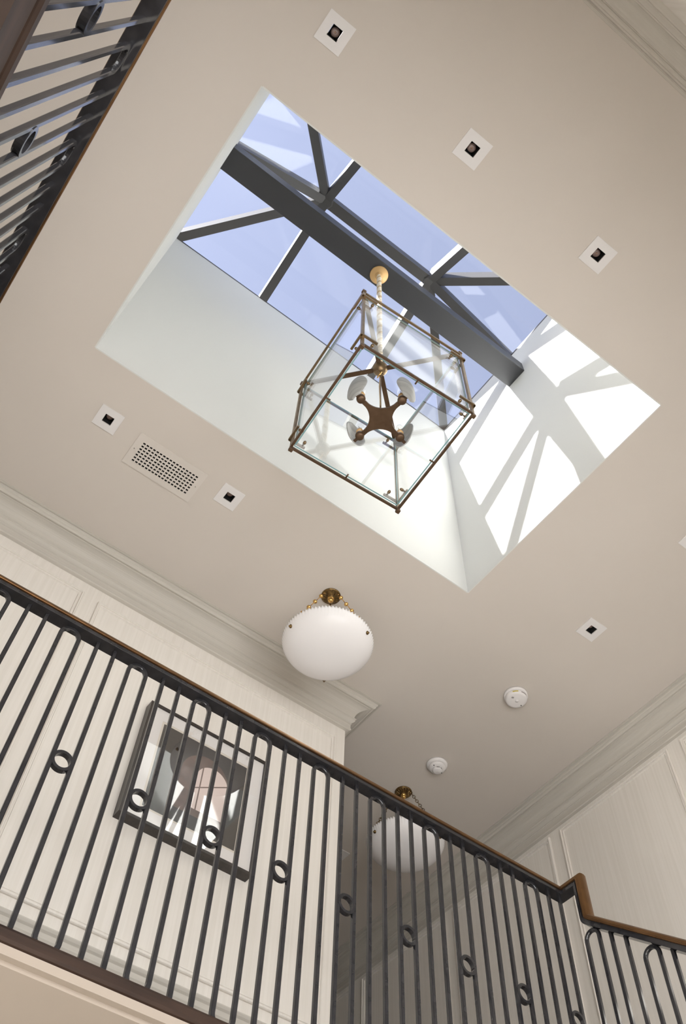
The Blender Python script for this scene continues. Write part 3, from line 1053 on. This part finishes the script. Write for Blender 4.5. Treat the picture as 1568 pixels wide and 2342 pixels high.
def pendant(x, y, zr, label, style, a0):
    e_ = empty('pendant_light', (x, y, CZ), label=label, cat='pendant lamp', group='white bowl pendants')
    dz = zr - CZ
    # cast canopy with radiating leaves
    seg = 64
    prof = [(0.0, 0.0), (0.056, 0.0), (0.057, -0.006), (0.053, -0.010), (0.050, -0.011), (0.046, -0.015), (0.030, -0.024), (0.022, -0.027), (0.019, -0.030), (0.0, -0.031)]
    rg = []
    for rr, z in prof:
        ring = []
        for i in range(seg):
            a = 2 * PI * i / seg
            amp = 0.0035 if 0.022 < rr < 0.050 else 0.0
            ring.append((rr * math.cos(a), rr * math.sin(a), z - amp * (1 if i % 4 < 2 else -0.6)))
        rg.append(ring)
    cn = obj('canopy', MB().rings(rg, smooth=False), 'antique', e_)
    obj('rosette', MB().lathe([(0.019, -0.029), (0.020, -0.033), (0.013, -0.036), (0.013, -0.039), (0.0165, -0.043), (0.0150, -0.050), (0.009, -0.055), (0.0, -0.0565)], seg=24), 'polished', cn)
    # bowl: shallow opal dish with a scalloped rim
    R0 = 0.243
    outer = [(0.0, -0.104), (0.05, -0.1025), (0.10, -0.096), (0.15, -0.083), (0.19, -0.065), (0.218, -0.043), (0.234, -0.020), (0.241, -0.004), (0.243, 0.010)]
    inner = [(0.236, 0.011), (0.233, -0.003), (0.226, -0.018), (0.211, -0.040), (0.184, -0.060), (0.146, -0.077), (0.098, -0.090), (0.05, -0.0965), (0.0, -0.098)]
    seg = 420
    rg = []
    for j, (rr, z) in enumerate(outer + inner):
        ring = []
        for i in range(seg):
            a = 2 * PI * i / seg
            wv = math.cos(a * 84)
            am = 0.0
            if z > -0.022 and rr > 0.22:
                am = (z + 0.022) / 0.033
            ring.append(((rr + 0.0022 * am * wv) * math.cos(a), (rr + 0.0022 * am * wv) * math.sin(a), dz + z + 0.004 * am * wv * (1 if z > 0 else 0)))
        rg.append(ring)
    obj('bowl', MB().rings(rg), 'opal', e_)
    for k in range(3):
        a = math.radians(a0 + 120 * k)
        c, s = math.cos(a), math.sin(a)
        pb = Vector((0.240 * c, 0.240 * s, dz - 0.002))
        obj('chain', chain_mb((0.047 * c, 0.047 * s, -0.014), (0.225 * c, 0.225 * s, dz + 0.018), style), 'polished' if style == 'bead' else 'antique', e_)
        o = Vector((c, s, -0.45)).normalized()
        u = o.cross(Vector((0, 0, 1))).normalized()
        w_ = o.cross(u)
        mb = MB()
        base = Vector((0.229 * c, 0.229 * s, dz - 0.022))
        mb.rings([[base + o * t + (u * math.cos(2 * PI * q / 14) + w_ * math.sin(2 * PI * q / 14)) * r_ for q in range(14)] for t, r_ in ((0.0, 0.0105), (0.004, 0.011), (0.008, 0.008), (0.010, 0.006), (0.013, 0.0045), (0.016, 0.001))])
        obj('bowl_bolt', mb, 'antique', e_)
        # hook over the rim
        obj('rim_hook', MB().tube([(0.225 * c, 0.225 * s, dz + 0.020), (0.228 * c, 0.228 * s, dz + 0.004), (0.226 * c, 0.226 * s, dz - 0.018)], 0.003, 6), 'antique', e_)
    return e_


pendant(1.683, 2.580, 3.770, 'white opal glass bowl pendant hanging over the landing beside the crown moulding', 'bead', 58)
pendant(3.005, 3.568, 3.785, 'dim white bowl pendant on brass link chains behind the balusters', 'link', 58)

# ================================================================== glass lantern
LX, LY = 1.074, 1.345
ZB, ZTp = 3.560, 4.262
LW = 0.567
ln = empty('glass_lantern', (LX, LY, ZB), math.radians(-4.1), label='large square brass and clear glass lantern hanging on a twisted rope in the skylight', cat='lantern')
H2 = LW / 2
HT = ZTp - ZB


def lp(name, mb, mats, parent=None):
    return obj(name, mb, mats, parent or ln)


ps = 0.0125
for sx in (-1, 1):
    for sy in (-1, 1):
        x, y = sx * H2, sy * H2
        po = lp('corner_post', MB().cbox((x, y, HT / 2), (ps, ps, HT + 0.012)), 'brass')
        for z, q in ((-0.015, -1), (HT + 0.015, 1)):
            bevel(lp('post_tip', MB().cbox((x, y, z), (0.020, 0.020, 0.018)), 'brass_dark', po), 0.003)
        for z in (0.088, HT - 0.078):
            # angle clamp holding the two panes
            cl = MB().cbox((x - sx * 0.028, y + sy * 0.011, z), (0.082, 0.010, 0.012)).cbox((x + sx * 0.011, y - sy * 0.028, z), (0.010, 0.082, 0.012))
            cp = lp('pane_clamp', cl, 'brass', po)
            for bx_, by_, ax in ((x - sx * 0.055, y - sy * 0.010, 'Y'), (x - sx * 0.010, y - sy * 0.055, 'X')):
                kn = MB().lathe([(0, -0.012), (0.004, -0.012), (0.0075, -0.006), (0.0075, 0.003), (0.004, 0.006), (0.004, 0.016), (0, 0.016)], (bx_, by_, z), 10, axis=ax)
                lp('clamp_knob', kn, 'brass', cp)
for z in (0.006, HT - 0.004):
    for s in (-1, 1):
        lp('frame_rod', MB().cbox((0, s * (H2 + 0.002), z), (LW - ps, 0.0105, 0.0125)), 'brass_dark' if z < 0.1 else 'brass')
        lp('frame_rod', MB().cbox((s * (H2 + 0.002), 0, z), (0.0105, LW - ps, 0.0125)), 'brass_dark' if z < 0.1 else 'brass')
for sx, sy in ((0, -1), (0, 1), (-1, 0), (1, 0)):
    lp('pane_peg', MB().lathe([(0, -0.012), (0.004, -0.012), (0.004, 0.012), (0, 0.012)], (sx * (H2 - 0.012), sy * (H2 - 0.012), 0.008), 8, axis='Y' if sx == 0 else 'X'), 'brass_dark')


def pane_box(x0, x1, y0, y1, z0, z1, face_axis):
    mb = MB().box(x0, x1, y0, y1, z0, z1)
    # faces order: bottom, top, -y, +y, -x, +x ; edges are teal
    big = (2, 3) if face_axis == 'y' else (4, 5)
    mb.mi = [0 if i in big else 1 for i in range(6)]
    return mb


gt = 0.006
gi = H2 - 0.013
for s in (-1, 1):
    for ax in ('y', 'x'):
        a, b = -gi - 0.004, gi + 0.004
        c0, c1 = s * (gi + 0.002) - gt / 2, s * (gi + 0.002) + gt / 2
        bx_ = (a, b, c0, c1) if ax == 'y' else (c0, c1, a + 0.008, b - 0.008)
        lp('glass_pane', pane_box(*bx_, 0.012, HT - 0.022, ax), ['lantern_glass', 'glass_edge'])
# cross at the top, hub and rope
zc = HT + 0.012
for a in range(4):
    t = PI / 4 + a * PI / 2
    c, s = math.cos(t), math.sin(t)
    lp('cross_bar', MB().bar((c * 0.03, s * 0.03, zc - 0.005), (c * H2 * math.sqrt(2) * 0.985, s * H2 * math.sqrt(2) * 0.985, zc - 0.005), 0.023, 0.007), 'brass_dark')
hub = lp('hub', MB().lathe([(0, -0.034), (0.012, -0.034), (0.030, -0.022), (0.038, -0.006), (0.040, 0.006), (0.034, 0.018), (0.020, 0.026), (0.012, 0.040), (0, 0.041)], (0, 0, zc), 28), 'brass')
lp('hub_ring', MB().tube([(0.020 * math.cos(2 * PI * k / 20), 0.004 * math.sin(2 * PI * k / 20), zc - 0.052 + 0.020 * math.sin(2 * PI * k / 20)) for k in range(20)], 0.004, 8, closed=True), 'brass', hub)
lp('hub_ring', MB().tube([(0.004 * math.sin(2 * PI * k / 20) - 0.004, 0.017 * math.cos(2 * PI * k / 20), zc - 0.080 + 0.017 * math.sin(2 * PI * k / 20)) for k in range(20)], 0.0035, 8, closed=True), 'polished', hub)
ztop = BZ - ZB - 0.022
zlow = zc + 0.03
nst = 150
for q in range(3):
    pts = []
    for i in range(nst + 1):
        z = zlow + (ztop - zlow) * i / nst
        a = 2 * PI * (z / 0.105) + q * 2 * PI / 3
        pts.append((0.0085 * math.cos(a), 0.0085 * math.sin(a), z))
    lp('rope_strand', MB().tube(pts, 0.0078, 8), 'rope_gold' if q == 0 else 'rope_pale')
lp('ceiling_rose', MB().lathe([(0, 0.0), (0.060, 0.0), (0.061, -0.006), (0.057, -0.013), (0.030, -0.017), (0.024, -0.022), (0.022, -0.034), (0, -0.036)], (0, 0, BZ - ZB), 40), 'rose')

# lamp cluster
zl_ = 3.690 - ZB
yaw = math.radians(9.5 + 4.1)


def rot(p, a):
    c, s = math.cos(a), math.sin(a)
    return (p[0] * c - p[1] * s, p[0] * s + p[1] * c, p[2])


# four-armed plate with concave sides
pts = []
ra, rb = 0.118, 0.0105
for k in range(4):
    t = k * PI / 2
    # arm k along angle t: both sides of its tip, then a concave arc to the next arm
    tip1 = Vector((ra, -rb, 0))
    tip2 = Vector((ra, rb, 0))
    for q in (tip1, tip2):
        pts.append(rot(q, t))
    # arc from (ra, rb) to (rb, ra) around (ra+.0, ra+.0)-ish
    cxy = 0.099
    r_ = 0.0895
    for i in range(1, 12):
        a = PI * 1.5 - (PI / 2) * i / 12 + math.radians(0)
        pts.append(rot((cxy + r_ * math.cos(a) * 1.0, cxy + r_ * math.sin(a) * 1.0, 0), t))
mbp = MB()
mbp.rings([[rot((q[0], q[1], zl_ - 0.004), yaw) for q in pts], [rot((q[0], q[1], zl_ + 0.005), yaw) for q in pts]], smooth=False)
plate = lp('lamp_plate', mbp, 'brass_dark')
lp('lamp_rod', MB().tube([(0, 0, zl_), (0, 0, zc - 0.09)], 0.0042, 8), 'brass', plate)
lp('lamp_wire', MB().tube([(0.004, 0, zc - 0.085), (-0.006, -0.004, zc - 0.16), (-0.012, -0.008, zc - 0.25), (-0.006, -0.003, zc - 0.34), (0.003, 0, zl_ + 0.01)], 0.0020, 6), 'rope_gold', plate)


def shade_mb(a):
    """upright leaf-shaped alabaster shell curving around the outside of the bulb"""
    mb = MB()
    nu, nv = 12, 12
    th = 0.005
    sides = []
    for off in (0.0, th):
        rows = []
        for j in range(nv + 1):
            vv = j / nv
            wdt = 0.060 * (math.sin(PI * (0.06 + 0.90 * vv)) ** 0.62)
            row = []
            for i in range(nu + 1):
                uu = -1 + 2 * i / nu
                s = uu * wdt
                out_ = 0.060 - 14.0 * s * s * 0.55 - 0.018 * (2 * vv - 0.8) ** 2 + 0.020 * vv
                row.append((0.110 + out_ + off, s, zl_ - 0.020 + 0.185 * vv))
            rows.append(row)
        sides.append(rows)
    for k, rows in enumerate(sides):
        for j in range(nv):
            for i in range(nu):
                q = [rows[j][i], rows[j][i + 1], rows[j + 1][i + 1], rows[j + 1][i]]
                if k == 0:
                    q.reverse()
                mb.quad([rot(p_, a) for p_ in q], smooth=True)
    A, B = sides
    edge = [(0, i) for i in range(nu)] + [(j, nu) for j in range(nv)] + [(nv, nu - i) for i in range(nu)] + [(nv - j, 0) for j in range(nv)]
    for k in range(len(edge)):
        e0, e1 = edge[k], edge[(k + 1) % len(edge)]
        mb.quad([rot(p_, a) for p_ in (A[e0[0]][e0[1]], A[e1[0]][e1[1]], B[e1[0]][e1[1]], B[e0[0]][e0[1]])])
    return mb


def merge(o):
    import bmesh
    bm = bmesh.new()
    bm.from_mesh(o.data)
    bmesh.ops.remove_doubles(bm, verts=bm.verts, dist=0.00005)
    bmesh.ops.recalc_face_normals(bm, faces=bm.faces)
    bm.to_mesh(o.data)
    bm.free()
    return o


for k in range(4):
    a = yaw + k * PI / 2
    c = rot((0.128, 0, 0), a)
    arm = lp('lamp_cup', MB().lathe([(0, -0.010), (0.014, -0.010), (0.0195, -0.006), (0.021, 0.004), (0.020, 0.012), (0.012, 0.016), (0.0, 0.016)], (c[0], c[1], zl_), 20), 'brass_dark')
    lp('candle_sleeve', MB().lathe([(0, 0.016), (0.0125, 0.016), (0.0125, 0.040), (0, 0.040)], (c[0], c[1], zl_), 16), 'candle', arm)
    lp('socket', MB().lathe([(0, 0.038), (0.017, 0.038), (0.0175, 0.044), (0.014, 0.056), (0.013, 0.060), (0, 0.060)], (c[0], c[1], zl_), 16), 'rose', arm)
    lp('bulb', MB().lathe([(0.0005, 0.060), (0.011, 0.060), (0.013, 0.068), (0.0185, 0.082), (0.0190, 0.092), (0.015, 0.105), (0.008, 0.114), (0.0005, 0.118)], (c[0], c[1], zl_), 16), 'bulb', arm)
    lp('filament', MB().tube([(c[0] - 0.006, c[1], zl_ + 0.062), (c[0] - 0.008, c[1], zl_ + 0.095), (c[0], c[1], zl_ + 0.086), (c[0] + 0.008, c[1], zl_ + 0.095), (c[0] + 0.006, c[1], zl_ + 0.062)], 0.0008, 5), 'filament', arm)
    merge(lp('lamp_shade', shade_mb(a), 'alabaster'))
    brk = MB().bar(rot((0.140, 0, zl_ - 0.006), a), rot((0.163, 0, zl_ - 0.006), a), 0.014, 0.004)
    lp('shade_bracket', brk, 'brass_dark', arm)
